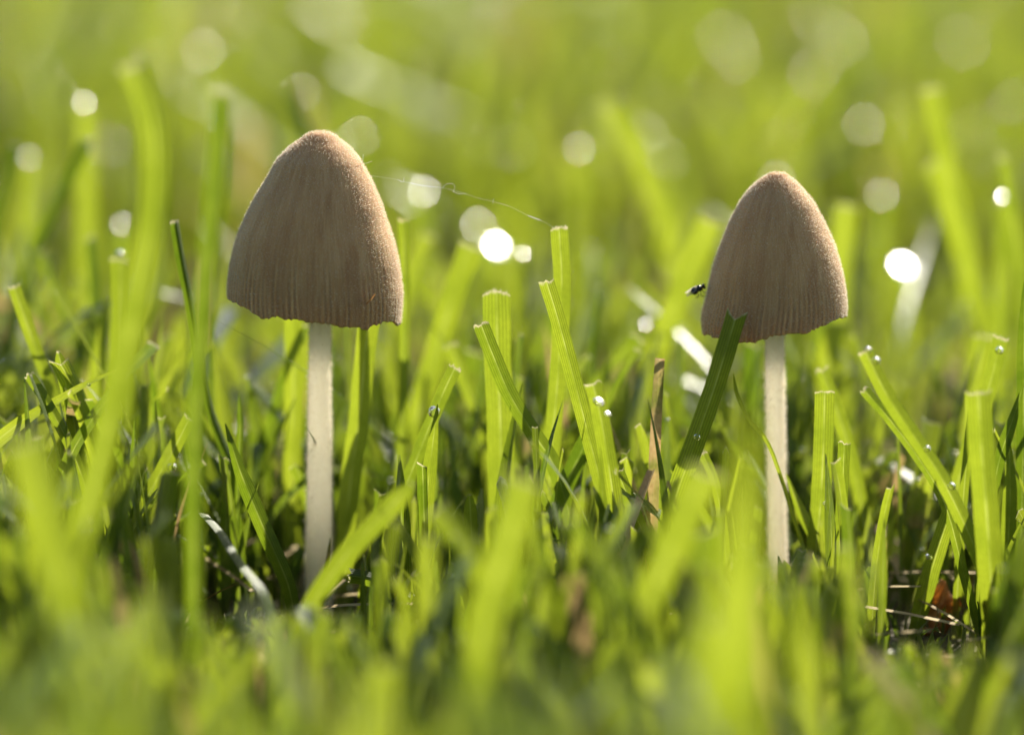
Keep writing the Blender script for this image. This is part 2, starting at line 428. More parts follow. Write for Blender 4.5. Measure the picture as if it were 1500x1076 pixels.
# straw and dead bits on the soil
def thatch(n):
    x = NR.uniform(-0.2, 0.2, n); y = NR.uniform(-0.25, 0.55, n); L = NR.uniform(0.006, 0.022, n); a = NR.uniform(0, np.pi, n)
    z = NR.uniform(0.0, 0.005, n); tilt = NR.normal(0, 0.25, n); wd = NR.uniform(0.0003, 0.0012, n)
    dx, dy, dz = np.cos(a) * np.cos(tilt), np.sin(a) * np.cos(tilt), np.sin(tilt)
    V = np.empty((n, 4, 2, 3))
    for i, t in enumerate(np.linspace(-.5, .5, 4)):
        for k, s in enumerate((-.5, .5)):
            V[:, i, k, 0] = x + dx * L * t - dy * wd * s; V[:, i, k, 1] = y + dy * L * t + dx * wd * s
            V[:, i, k, 2] = z + dz * L * t + 0.0012 * (0.25 - t * t)
    idx = np.arange(n * 8).reshape(n, 4, 2)
    q = np.stack([idx[:, :-1, 0], idx[:, :-1, 1], idx[:, 1:, 1], idx[:, 1:, 0]], -1).reshape(-1, 4)
    return V.reshape(-1, 3), q
V, F = thatch(4500)
tag(link("thatch", mesh_np("thatch", V, F), STRAW), "dead brown straw littering the soil under the lawn", "straw", kind="stuff")

# ------------------------------------------------------------------ mushrooms
def lerp_table(tab, v):
    xs = [a for a, *_ in tab]
    return [float(np.interp(v, xs, [row[i] for row in tab])) for i in range(1, len(tab[0]))]

def hairs(points, normals, lens, rad, jitter, rng, curl=0.3):
    n = len(points)
    P = np.array(points); N = np.array(normals); J = rng.normal(0, jitter, (n, 3)); D = N + J
    D /= np.linalg.norm(D, axis=1)[:, None]
    ax = np.cross(D, rng.normal(0, 1, (n, 3))); ax /= np.linalg.norm(ax, axis=1)[:, None] + 1e-12
    bx = np.cross(D, ax); L = np.array(lens)[:, None]
    V = np.empty((n, 5, 3)); D2 = D + curl * rng.normal(0, 1, (n, 3)); D2 /= np.linalg.norm(D2, axis=1)[:, None]
    mid = P + D * L * 0.5; tip = mid + D2 * L * 0.5
    V[:, 0] = P - D * rad - ax * rad; V[:, 1] = P - D * rad + ax * rad
    V[:, 2] = mid + ax * rad * 0.8; V[:, 3] = mid - ax * rad * 0.8; V[:, 4] = tip
    base = (np.arange(n) * 5)[:, None]
    F = (base[:, None, :] + np.array([[0, 1, 2], [0, 2, 3], [3, 2, 4]])[None]).reshape(-1, 3)
    return V.reshape(-1, 3), F

def mushroom(base_px, prof, rim, stem, label, seed, pleats, stain):
    rng = np.random.default_rng(seed)
    """prof rows: (py, left px, right px); rim rows: (px, py) front edge; stem rows: (py, left, right)"""
    root = bpy.data.objects.new("mushroom", None); col.objects.link(root)
    b = at(base_px[0], base_px[1], 0); root.location = (b.x, 0, 0); root.empty_display_size = 0.01
    tag(root, label, "mushroom", "pair of bell-capped mushrooms")
    off = Vector((b.x, 0, 0))
    lev = []                                  # (z, centre x, radius)
    for py, xl, xr in prof:
        p = at((xl + xr) / 2, py, 0); lev.append((p.z, p.x, (at(xr, py, 0).x - at(xl, py, 0).x) / 2))
    pv = catmull([Vector(l) for l in lev], 400)
    lev = [tuple(v) for v in pv][::-1]        # rising z
    for i in range(1, len(lev)):
        if lev[i][0] <= lev[i - 1][0]: lev[i] = (lev[i - 1][0] + 1e-8, lev[i][1], lev[i][2])
    ztop = lev[-1][0]
    la_ = np.array(lev); lz, lx, lr = la_[:, 0].copy(), la_[:, 1].copy(), la_[:, 2].copy()
    def ring(z):
        return float(np.interp(z, lz, lx)), float(np.interp(z, lz, lr))
    rmax_z = lev[0][0]
    NA, NT_ = pleats * 6, 110
    # height of the rim all round
    zr = []
    for j in range(NA):
        f = 2 * math.pi * j / NA              # 0 faces the camera
        cx, r = ring(rmax_z + 0.001)
        x = cx + r * math.sin(f); y = -r * math.cos(f)
        px = project(x, y, rmax_z)[0]
        py = float(np.interp(px, [a for a, _ in rim], [c for _, c in rim]))
        z = at(px, py, y).z
        if math.cos(f) < 0:
            k = min(1.0, -math.cos(f) * 2.2)
            pe = rim[0][1] if math.sin(f) < 0 else rim[-1][1]
            ze = at(rim[0][0] if math.sin(f) < 0 else rim[-1][0], pe, 0).z
            zm = rmax_z + 0.0004 * noise.noise(Vector((f * 2.3, seed, 0)))
            z = ze * (1 - k) + zm * k
        z += 0.00022 * noise.noise(Vector((math.cos(f) * 9, math.sin(f) * 9, seed))) + 0.00018 * noise.noise(Vector((math.cos(f) * 30, math.sin(f) * 30, seed)))
        zr.append(z)
    V, Tn = [], []
    outer = np.empty((NT_ + 1, NA, 3))
    for i in range(NT_ + 1):
        s = (i / NT_) ** 1.35
        for j in range(NA):
            f = 2 * math.pi * j / NA
            z = ztop + (zr[j] - ztop) * s
            cx, r = ring(max(z, lev[0][0]))
            if z < lev[0][0]: r -= (lev[0][0] - z) * 0.10
            pl = math.cos(f * pleats + 1.6 * noise.noise(Vector((math.cos(f) * 6, math.sin(f) * 6, s * 2 + seed))))
            pl *= min(1, max(0.1, 0.6 + 1.1 * noise.noise(Vector((math.cos(f) * 9, math.sin(f) * 9, s * 3 + seed + 5)))))
            amp = 0.00004 * max(0, (s - 0.45) / 0.55) ** 1.3
            r += pl * amp + r * 0.012 * noise.noise(Vector((math.cos(f) * 1.6, math.sin(f) * 1.6, s * 2.5 + seed)))
            outer[i, j] = (cx + r * math.sin(f) - off.x, -r * math.cos(f), z)
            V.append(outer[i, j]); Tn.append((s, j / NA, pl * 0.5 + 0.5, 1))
    F = []
    for i in range(NT_):
        for j in range(NA):
            a = i * NA + j; c = i * NA + (j + 1) % NA
            F.append((a, a + NA, c + NA, c))
    # inner wall: flesh 0.9 mm thick at the top, 0.25 mm at the rim
    inner0 = len(V); rows_in = list(range(NT_, -1, -5)); rows_in = [i for i in rows_in if i > 12]
    for i in rows_in:
        s = (i / NT_) ** 1.35; th = 0.00028 + 0.0012 * (1 - s)
        for j in range(NA):
            p = outer[i, j]; cx = ring(max(p[2], lev[0][0]))[0] - off.x
            rad = np.array([p[0] - cx, p[1]]); rl = np.linalg.norm(rad) + 1e-9
            q = rad * max(0.15, (rl - th) / rl)
            V.append((cx + q[0], q[1], p[2] + (0.00008 if i == NT_ else -0.0002 * (1 - s)))); Tn.append((s, j / NA, 0.3, 1))
    for j in range(NA):
        a = NT_ * NA + j; c = NT_ * NA + (j + 1) % NA
        F.append((a, inner0 + j, inner0 + (j + 1) % NA, c))
    for k in range(len(rows_in) - 1):
        for j in range(NA):
            a = inner0 + k * NA + j; c = inner0 + k * NA + (j + 1) % NA
            F.append((a, a + NA, c + NA, c))
    F.append(tuple(inner0 + (len(rows_in) - 1) * NA + j for j in range(NA)))
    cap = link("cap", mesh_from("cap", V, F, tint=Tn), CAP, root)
    cap["label"] = "beige brown bell cap with fine lines running to a ragged rim"
    # gills
    GV, GF = [], []
    for g in range(pleats):
        j = g * 6; o0 = len(GV)
        for i in range(int(NT_ * 0.42), NT_ - 2, 7):
            p = outer[i, j]; cx = ring(max(p[2], lev[0][0]))[0] - off.x
            r = np.array([p[0] - cx, p[1]]); rl = np.linalg.norm(r)
            s = (i / NT_) ** 1.35
            a = r * (rl - 0.0006) / rl; d = r * max(0.0022, rl - 0.0006 - 0.0038 * math.sin(math.pi * min(1, (s - 0.15) / 0.87)) ** 0.7) / rl
            GV += [(cx + a[0], a[1], p[2]), (cx + d[0], d[1], p[2])]
        m_ = (len(GV) - o0) // 2
        for k in range(m_ - 1): GF.append((o0 + 2 * k, o0 + 2 * k + 1, o0 + 2 * k + 3, o0 + 2 * k + 2))
    tag(link("gills", mesh_from("gills", GV, GF, False), GILL, cap), kind="stuff")
    # down on the cap
    pts, nrm, ln = [], [], []
    for _ in range(24000):
        i = int(NT_ * rng.random() ** 0.6); j = int(rng.integers(0, NA)); i = min(max(i, 1), NT_ - 1)
        p = outer[i, j]; du = outer[i + 1, j] - outer[i - 1, j]; dv = outer[i, (j + 1) % NA] - outer[i, j - 1]
        nn = np.cross(du, dv); l = np.linalg.norm(nn)
        if l < 1e-14: continue
        pts.append(p); nrm.append(nn / l); ln.append(rng.uniform(0.0001, 0.00028))
    HV, HF = hairs(pts, nrm, ln, 0.000016, 0.4, rng)
    tag(link("down", mesh_np("down", HV, HF), HAIR, cap), kind="stuff")
    # stem
    SV, SF, sr = [], [], 28; rows = 60
    z0 = -0.003; z1 = ztop - 0.004
    st = [(at((l + r) / 2, py, 0).z, at((l + r) / 2, py, 0).x, (at(r, py, 0).x - at(l, py, 0).x) / 2 * 0.93) for py, l, r in stem][::-1]
    sp, sn = [], []
    for i in range(rows + 1):
        z = z0 + (z1 - z0) * i / rows; cx, r = lerp_table(st, z)
        for j in range(sr):
            f = 2 * math.pi * j / sr
            rr = r * (1 + 0.035 * noise.noise(Vector((math.cos(f) * 2, math.sin(f) * 2, z * 90 + seed))) + 0.02 * noise.noise(Vector((math.cos(f) * 5, math.sin(f) * 5, z * 30))))
            SV.append((cx - off.x + rr * math.sin(f), -rr * math.cos(f), z))
            if z < rmax_z + 0.001 and z > 0.001:
                for _ in range(8):
                    sp.append((SV[-1][0], SV[-1][1], z + rng.uniform(-.5, .5) * (z1 - z0) / rows)); sn.append((math.sin(f), -math.cos(f), rng.uniform(-.3, .3)))
    for i in range(rows):
        for j in range(sr):
            a = i * sr + j; c = i * sr + (j + 1) % sr
            SF.append((a, c, c + sr, a + sr))
    SF.append(tuple(reversed(range(sr)))); SF.append(tuple(rows * sr + j for j in range(sr)))
    stm = link("stem", mesh_from("stem", SV, SF), STEM, root)
    stm["label"] = "slender white stem covered in fine down"
    HV, HF = hairs(sp, sn, rng.uniform(0.0002, 0.00062, len(sp)), 0.000019, 0.45, rng, 0.6)
    tag(link("down", mesh_np("down", HV, HF), HAIR, stm), kind="stuff")
    return root, cap, off

profL = [(192, 466, 470), (193.2, 457, 481), (197, 449, 489.5), (205, 438, 500), (214, 425, 511), (231, 407, 526), (246, 398, 535), (262, 389, 544), (280, 377.5, 552), (299, 367, 560), (319, 357.5, 566),
         (339, 349, 573), (360, 343, 579), (382, 338, 584), (400, 335.5, 586.5), (415, 334, 588.5), (430, 333.5, 590), (447, 334.5, 589.5)]
rimL = [(333, 437), (345, 444), (361, 452), (372, 461), (381, 467), (389, 467), (401, 464.5), (412, 467), (423, 468), (440, 469), (453, 473), (470, 474), (484, 476), (500, 478), (515, 481), (528, 480), (539, 483), (548, 479), (558, 474.5), (566, 471), (573, 470.5), (580, 474), (585, 477), (590, 474)]
stemL = [(470, 453, 486), (560, 451, 485), (700, 449, 487), (800, 447.5, 487), (900, 446, 489), (960, 444, 491)]
mL, capL_o, offL = mushroom((468, 900), profL, rimL, stemL, "larger bell-capped mushroom with a silk thread strung from its cap", 3, 92, 0)
profR = [(252, 1136, 1141), (253.5, 1128, 1150), (258, 1121, 1156), (264, 1112, 1164), (274, 1101, 1174), (284, 1092.5, 1183), (295, 1085, 1191.5), (309, 1077, 1199), (324, 1069, 1207), (354, 1057, 1221), (386, 1046, 1231), (413, 1039.5, 1236.5), (430, 1036, 1239), (446, 1032, 1240), (460, 1028.5, 1239.5), (470, 1027, 1239)]
rimR = [(1025, 489), (1035, 491), (1045, 493.5), (1053, 496), (1068, 501), (1084, 504), (1094, 502), (1101, 502), (1110, 499), (1120, 496), (1132, 493), (1144, 491), (1155, 489), (1166, 489.5), (1178, 488), (1187, 486), (1199, 481), (1209, 475.5), (1218, 470), (1225, 466.5), (1235, 466), (1240, 464)]
stemR = [(490, 1120, 1149), (600, 1121.5, 1150), (700, 1123, 1151), (790, 1124, 1152.5), (900, 1125, 1155), (960, 1124, 1157)]
mR, capR_o, offR = mushroom((1143, 900), profR, rimR, stemR, "smaller tilted bell-capped mushroom with a tiny fly clinging to its cap", 8, 84, 0)
# fleck of bark on the larger cap
def fleck():
    a = at(536, 446, -0.0086) - offL; b = at(549, 431, -0.0083) - offL
    V, F = [], []; d = (b - a); up = Vector((0, -1, 0)).cross(d).normalized() * 0.00009
    for i, t in enumerate((0, .3, .6, 1)):
        c = a + d * t + Vector((0, -0.0004 * 4 * t * (1 - t), 0)); wv = up * (0.5 + 1.3 * t * (1.2 - t))
        V += [c - wv, c + wv, c + Vector((0, 0.0008, 0))]
    for i in range(3):
        for k in range(3): F.append((i * 3 + k, i * 3 + (k + 1) % 3, i * 3 + 3 + (k + 1) % 3, i * 3 + 3 + k))
    o = link("fleck", mesh_from("fleck", V, F), DRY, capL_o); o["label"] = "tiny brown plant fleck stuck near the rim"
fleck()

# ------------------------------------------------------------------ single blades of grass
def blade(pts, wpx, y, tip='cut', label='', group=None, shade=0.5, dry=0.0, turn=0.0, fold=0.22, ybase=None, rows=26, name="grass_blade", cat="grass blade", notch=0.0, twist=0.0, ground=True, gleam=False):
    """pts: photo pixels from tip downwards; y: metres behind (+) or before (-) the mushrooms"""
    yb = y if ybase is None else ybase
    n = len(pts); P = [at(px, py, y + (yb - y) * i / max(1, n - 1)) for i, (px, py) in enumerate(pts)]
    if ground and P[-1].z > 0.001:
        d = (P[-1] - P[-2]).normalized(); d = (d + Vector((0, 0, -0.9))).normalized()
        if d.z > -0.3: d.z = -0.3
        k = (P[-1].z + 0.002) / -d.z
        P.append(P[-1] + d * k * 0.5 + Vector((0, 0, 0))); P.append(P[-2] + d * k)
    P = P[::-1]
    C = catmull(P, rows)
    wid = (wpx / PXMM * MM) * ((y - CAMP.y) / -CAMP.y)
    V, F, T = [], [], []; nc = 7
    L = [0.0]
    for i in range(1, rows + 1): L.append(L[-1] + (C[i] - C[i - 1]).length)
    rj = [R.uniform(-1, 1) for _ in range(nc)]; px0_ = pts[0][0] * 0.37; ew = R.uniform(0.01, 0.05)
    for i in range(rows + 1):
        tg = (C[min(i + 1, rows)] - C[max(i - 1, 0)]).normalized()
        t = L[i] / L[-1]; left = L[-1] - L[i]
        view = (CAMP - C[i]).normalized()
        s = tg.cross(view).normalized(); q = Matrix.Rotation(math.radians(turn + twist * (1 - t)), 3, tg)
        s = q @ s
        if gleam: s = tg.cross((SUND - FWD).normalized()).normalized()
        nn = s.cross(tg).normalized()
        hw = wid * 0.5 * (0.7 + 0.3 * min(1, t * 3)) * (1 + 0.06 * noise.noise(Vector((t * 7, px0_, 0))))
        if tip == 'point': hw *= min(1, max(0.02, left / (wid * 4.5))) ** 0.7
        elif tip == 'round': hw *= min(1, max(0.05, left / (wid * 1.2))) ** 0.5
        for k in range(nc):
            u = k / (nc - 1) * 2 - 1
            p = C[i] + s * hw * u - nn * fold * hw * (abs(u) - 0.5)
            p = p + (nn * 1.2 + s * 0.6 * abs(u)) * wid * 0.9 * ew * noise.noise(Vector((t * 11, u * 0.8, px0_)))
            if i == rows and tip == 'cut':
                p = p + tg * (rj[k] * 0.00022 + notch * wid * 0.5 * (abs(u) - 0.5) * 2)
            V.append(p); T.append((shade, t if tip != 'point' else t * 0.985, (u + 1) / 2, dry))
    for i in range(rows):
        for k in range(nc - 1):
            a = i * nc + k; F.append((a, a + 1, a + 1 + nc, a + nc))
    org = Vector((C[0].x, C[0].y, 0)) if ground else C[0]
    V = [v - org for v in V]
    o = link(name, mesh_from(name, V, F, tint=T), GRASS); o.location = org
    tag(o, label, cat, group)
    if tip == 'cut' and dry < 0.5 and R.random() < 0.8 and y > -0.03 and y < 0.035:
        # torn pale fibres along the mown edge
        fr_ = R.uniform(0.3, 1.5); fv, ff = [], []; b0 = rows * nc; tg = (C[rows] - C[rows - 1]).normalized()
        for k in range(nc - 1):
            a, c = V[b0 + k], V[b0 + k + 1]
            for _ in range(3):
                f0 = R.random(); p = a.lerp(c, f0); d = (c - a) * R.uniform(0.15, 0.35); e = tg * R.uniform(0.00004, 0.00028) * fr_
                m0 = len(fv); fv += [p - d * .5 - tg * 0.0001, p + d * .5 - tg * 0.0001, p + e + d * R.uniform(-.6, .6)]; ff.append((m0, m0 + 1, m0 + 2))
        link("torn_edge", mesh_from("torn_edge", fv, ff, False), CUT, o)
    return o

GB = "single grass blades standing around the mushrooms"
BL = [
 # pts, width px, y mm, tip, label, extra (shade = leaf tone; dark blades have their shadow put into it)
 ([(727, 428), (729, 520), (733, 620), (735, 740)], 40, 1, 'cut', "broad upright mown blade with pale midrib and ragged flat top", dict(shade=.62, notch=-.15, fold=.12)),
 ([(704, 474), (722, 520), (748, 580), (785, 640), (815, 690)], 24, -5, 'cut', "short dark leaning blade crossing in front of the broad mown blade", dict(shade=.3, fold=.3)),
 ([(819, 334), (823, 420), (818, 540), (808, 660), (798, 820)], 25, 1, 'cut', "tall slim mown blade at the end of the silk thread", dict(shade=.62, fold=.15)),
 ([(800, 411), (818, 470), (842, 560), (868, 660), (905, 800)], 23, -6, 'cut', "leaning mown blade crossing the tall slim blade", dict(shade=.6)),
 ([(1079, 460), (1058, 530), (1042, 580), (1012, 665), (985, 745)], 30, -10.3, 'cut', "leaning notched blade shaded by the smaller mushroom's cap", dict(shade=.55, notch=.5, fold=.3)),
 ([(956, 597), (961, 640), (966, 700), (968, 780)], 13, -5, 'point', "thin pointed upright blade with pale rim", dict(shade=.55, fold=.4)),
 ([(1208, 573), (1206, 660), (1200, 760), (1186, 885)], 29, -4, 'cut', "ribbed upright mown blade beside the smaller mushroom's stem", dict(shade=.55, fold=.12)),
 ([(1204, 541), (1222, 590), (1245, 660), (1266, 760)], 21, 6, 'cut', "leaning blade just behind the ribbed upright blade", dict(shade=.6)),
 ([(1237, 648), (1234, 720), (1230, 800), (1226, 890)], 18, -9, 'cut', "narrow folded blade with dried tip beside the ribbed blade", dict(shade=.4, fold=.6)),
 ([(1151, 692), (1172, 745), (1200, 800), (1240, 870), (1270, 930)], 16, -3, 'point', "slender blade slanting across from the smaller mushroom's stem", dict(shade=.45, fold=.4)),
 ([(667, 537), (645, 585), (615, 660), (575, 760), (545, 830)], 20, -3, 'cut', "slanting mown blade holding a clear dew drop below its tip", dict(shade=.4, fold=.45)),
 ([(641, 592), (634, 650), (627, 710), (622, 800)], 22, -6, 'point', "pointed blade rising under the dew-dropped slanting blade", dict(shade=.66)),
 ([(604, 708), (560, 755), (505, 815), (455, 890)], 30, -32, 'round', "blurred slanting blade in front of the larger mushroom's foot", dict(shade=.6)),
 ([(1500, 412), (1500, 520), (1499, 640), (1496, 800)], 22, -3, 'point', "dark upright blade at the end of the row right of the smaller mushroom", dict(shade=.1, turn=25)),  # stands in shade, painted as a dark leaf tone
 ([(1466, 495), (1452, 555), (1428, 630), (1400, 720)], 24, 2, 'cut', "blade with one round dew drop sitting flat below its torn tip", dict(shade=.6, fold=.35)),
 ([(1433, 575), (1438, 660), (1446, 760), (1455, 900)], 38, -22, 'cut', "wide blurred blade with whitish mown top", dict(shade=.6, fold=.5)),
 ([(1441, 492), (1428, 560), (1412, 640)], 30, 24, 'cut', "soft-edged blade with pale dried top behind the wide blurred one", dict(shade=.7)),
 ([(1268, 515), (1300, 580), (1340, 640), (1385, 710), (1440, 830), (1470, 930)], 23, -16, 'cut', "long arching blade leaning away with dew at its tip", dict(shade=.6, fold=.4)),
 ([(1265, 570), (1300, 610), (1345, 670), (1385, 740)], 15, -13, 'cut', "dull narrow blade lying under the long arching blade", dict(shade=.35, fold=.5)),
 ([(1398, 735), (1375, 800), (1352, 880), (1335, 950)], 26, -8, 'cut', "straight slanting blade in front of the dry brown leaf", dict(shade=.62, fold=.3)),
 ([(20, 418), (45, 490), (75, 570), (115, 680)], 19, 6, 'cut', "stiff slanting mown blade with pale tip", dict(shade=.7, fold=.2)),
 ([(156, 437), (148, 500), (138, 600)], 26, 18, 'point', "soft pointed bright blade behind the round-tipped blade", dict(shade=.75)),
 ([(85, 514), (98, 570), (112, 640), (122, 740)], 20, -4, 'round', "round-tipped folded blade with pale edges", dict(shade=.5, fold=.6)),
 ([(42, 548), (75, 600), (110, 670), (140, 760)], 16, -8, 'cut', "thin slanting blade with whitish dried tip", dict(shade=.45, fold=.5)),
 ([(279, 612), (245, 675), (213, 735), (188, 800)], 21, -3, 'cut', "slanting pointed blade with a dew drop hanging beneath", dict(shade=.6, fold=.3)),
 ([(350, 575), (352, 620), (350, 680), (348, 760)], 9, -1, 'point', "very thin dark needle-like blade near the larger mushroom's stem", dict(shade=.1, fold=.6)),
 ([(256, 322), (268, 390), (286, 480), (305, 590), (350, 700), (400, 800)], 17, 3, 'cut', "tall dark narrow blade arching beside the larger cap", dict(shade=.12, fold=.6, turn=35)),
 ([(192, 92), (222, 180), (226, 280), (205, 420), (165, 600), (110, 830)], 38, -52, 'cut', "very tall broad blurred lime blade with pale bent tip", dict(shade=.55, fold=.3)),
 ([(325, 130), (314, 280), (298, 450), (286, 640), (284, 880)], 28, -46, 'cut', "very tall blurred upright blade beside the larger cap", dict(shade=.15, fold=.5)),
 ([(130, 205), (95, 275), (50, 375), (20, 460)], 26, 46, 'cut', "dark blue-green blurred blade slanting behind the tall lime blade", dict(shade=.0, turn=50)),  # unlit face painted with the darkest leaf tone
 ([(24, 210), (6, 290), (-15, 380)], 24, 46, 'cut', "dark short blurred blade at the far side of the slanting dark blade", dict(shade=.0, turn=45)),  # face turned from the light, painted in the darkest tone
 ([(690, 360), (665, 430), (635, 530), (605, 640)], 34, 26, 'cut', "broad slanting soft-focus blade behind the broad upright blade", dict(shade=.65, fold=.25)),
 ([(1042, 322), (1000, 420), (955, 530), (920, 640)], 36, 42, 'cut', "broad slanting blurred blade beyond the fly", dict(shade=.75, fold=.25)),
 ([(1364, 130), (1384, 220), (1408, 330), (1440, 470), (1460, 560)], 30, 62, 'cut', "tall blurred blade with pale tip rising far behind", dict(shade=.7, fold=.3)),
 ([(1366, 240), (1392, 320), (1415, 400)], 24, 66, 'cut', "shorter blurred blade with pale tip against the tall far one", dict(shade=.7)),
 ([(1470, 230), (1482, 300), (1497, 400)], 20, 52, 'cut', "thin blurred blade bearing a brilliant dew drop", dict(shade=.4)),
 ([(591, 320), (593, 420), (592, 540), (588, 640)], 15, 12, 'cut', "thin upright blade close behind the larger cap's rim", dict(shade=.5, fold=.4)),
 ([(628, 345), (605, 395), (585, 470)], 20, 48, 'cut', "blurred slanting blade behind the thin upright one", dict(shade=.7)),
 ([(432, 380), (431, 470), (430, 560), (428, 700)], 27, 13, 'cut', "bright upright blade rising behind the larger cap next to its stem", dict(shade=.8, fold=.2)),
 ([(546, 440), (537, 500), (526, 610), (512, 720)], 30, 3.5, 'cut', "bright blade behind the larger cap, leaning by the lit rim", dict(shade=.75, fold=.3)),
 ([(892, 150), (930, 215), (968, 300), (1000, 420)], 34, 95, 'cut', "broad blurred blade with pale end far behind the silk thread", dict(shade=.75)),
 ([(1100, 590), (1092, 700), (1086, 850), (1080, 1040)], 84, -105, 'point', "wide out-of-focus lime blade before the smaller mushroom's stem", dict(shade=.75, fold=.3)),
 ([(1035, 690), (995, 780), (950, 880), (900, 1000)], 50, -62, 'cut', "out-of-focus pale-tipped blade leaning across the wide lime blade", dict(shade=.7)),
 ([(35, 640), (70, 760), (100, 880), (120, 1020)], 66, -85, 'cut', "wide out-of-focus blade leaning into the tall lime one", dict(shade=.7)),
 ([(640, 745), (700, 820), (760, 900), (820, 1000)], 40, -48, 'cut', "blurred whitish blade bent low between the two mushrooms", dict(shade=.6, turn=15)),
 ([(770, 700), (745, 790), (715, 890), (690, 1020)], 54, -70, 'cut', "wide out-of-focus blade standing between the mushrooms", dict(shade=.65)),
 ([(298, 752), (322, 778), (350, 822), (388, 872)], 17, -12, 'cut', "wet blade gleaming white at its tip near the larger stem", dict(shade=.3, ybase=-0.028, gleam=True, fold=.15)),
 ([(247, 742), (222, 764), (196, 790), (182, 830)], 32, -2, 'cut', "short mown blade blotched with orange rust", dict(shade=.75, dry=.28, fold=.2)),
 ([(732, 818), (758, 860), (785, 905), (815, 945)], 11, -9, 'point', "withered reddish brown grass stalk leaning between the mushrooms", dict(shade=.3, dry=1.0, fold=.6)),
 ([(1074, 546), (1080, 578), (1098, 615), (1130, 660)], 6, -6, 'point', "hair-thin pale curled shoot by the smaller mushroom's stem", dict(shade=.9, fold=.3)),
 ([(824, 796), (836, 850), (848, 905), (855, 960)], 10, -5, 'point', "thin blade with one gleaming edge low in the turf", dict(shade=.35, fold=.8)),
 ([(484, 786), (479, 830), (470, 880)], 7, -4, 'point', "thin dark dried stalk against the larger mushroom's foot", dict(shade=.1, dry=.5, fold=.5)),
 ([(512, 842), (548, 850), (590, 872), (640, 905)], 22, -12, 'cut', "curled dark blade lying low with a white edge", dict(shade=.15, fold=.9)),
 ([(905, 690), (925, 740), (950, 800), (975, 870)], 20, -10, 'cut', "short leaning blade at the foot of the leaning mown blade", dict(shade=.5, fold=.4)),
 ([(868, 560), (880, 610), (893, 690), (905, 780)], 26, -14, 'cut', "blade topped by two bright dew drops", dict(shade=.6, fold=.4)),
 ([(862, 640), (838, 690), (815, 745), (795, 800)], 26, -2, 'cut', "dark broad blade in the shade of the tall slim blade", dict(shade=.05, fold=.3)),  # the shade on it is put into its dark leaf tone
 ([(1500, 560), (1485, 610), (1465, 670), (1450, 740)], 18, -6, 'point', "dark slanting blade against the dark upright end blade", dict(shade=.15)),
 ([(1425, 570), (1420, 640), (1412, 720)], 14, -6, 'point', "thin blade beside the wide blurred one", dict(shade=.5)),
 ([(1478, 640), (1480, 720), (1476, 800), (1470, 880)], 24, -6, 'point', "straight ribbed blade at the foot of the dark upright one", dict(shade=.5, fold=.25)),
 ([(197, 615), (196, 690), (192, 760)], 12, -5, 'point', "thin upright dark green shoot crossing the dew-drop blade", dict(shade=.15, fold=.6)),
 ([(330, 620), (352, 690), (385, 770), (420, 850)], 24, -8, 'point', "long dark green blade slanting towards the larger mushroom's foot", dict(shade=.2, fold=.5)),
 ([(660, 505), (690, 580), (720, 660)], 22, 18, 'cut', "soft leaning blade behind the dew-dropped slanting blade", dict(shade=.6)),
 ([(934, 512), (905, 560), (880, 620)], 10, 10, 'cut', "thin stalk with a dried pale head behind the thin pointed blade", dict(shade=.3)),
 ([(688, 724), (690, 770), (692, 840)], 20, -7, 'round', "short round-tipped blade in the middle of the turf", dict(shade=.6, fold=.2)),
 ([(1030, 665), (1045, 700), (1058, 760)], 14, -8, 'cut', "small bent blade at the foot of the shaded notched blade", dict(shade=.6)),
 ([(880, 150 + 600), (893, 820), (905, 900), (915, 980)], 24, -22, 'point', "soft dark blade low between the two mushrooms", dict(shade=.2)),
 ([(560, 770), (548, 800), (540, 850)], 32, -3, 'point', "short bright blade below the slanting dewy one", dict(shade=.75)),
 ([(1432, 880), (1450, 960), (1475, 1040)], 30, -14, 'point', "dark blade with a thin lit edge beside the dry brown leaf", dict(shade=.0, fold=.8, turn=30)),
 ([(427, 130), (438, 165), (455, 215), (470, 300)], 24, 70, 'cut', "dewy blurred blade tip showing above the larger cap", dict(shade=.2, turn=40)),
 ([(1240, 300), (1232, 380), (1225, 480)], 34, 55, 'cut', "blurred blade hugging the far side of the smaller cap", dict(shade=.75)),
]
for pts, wd, y, tp, lab, kw in BL:
    blade(pts, wd, y * MM, tp, lab, GB, **kw)

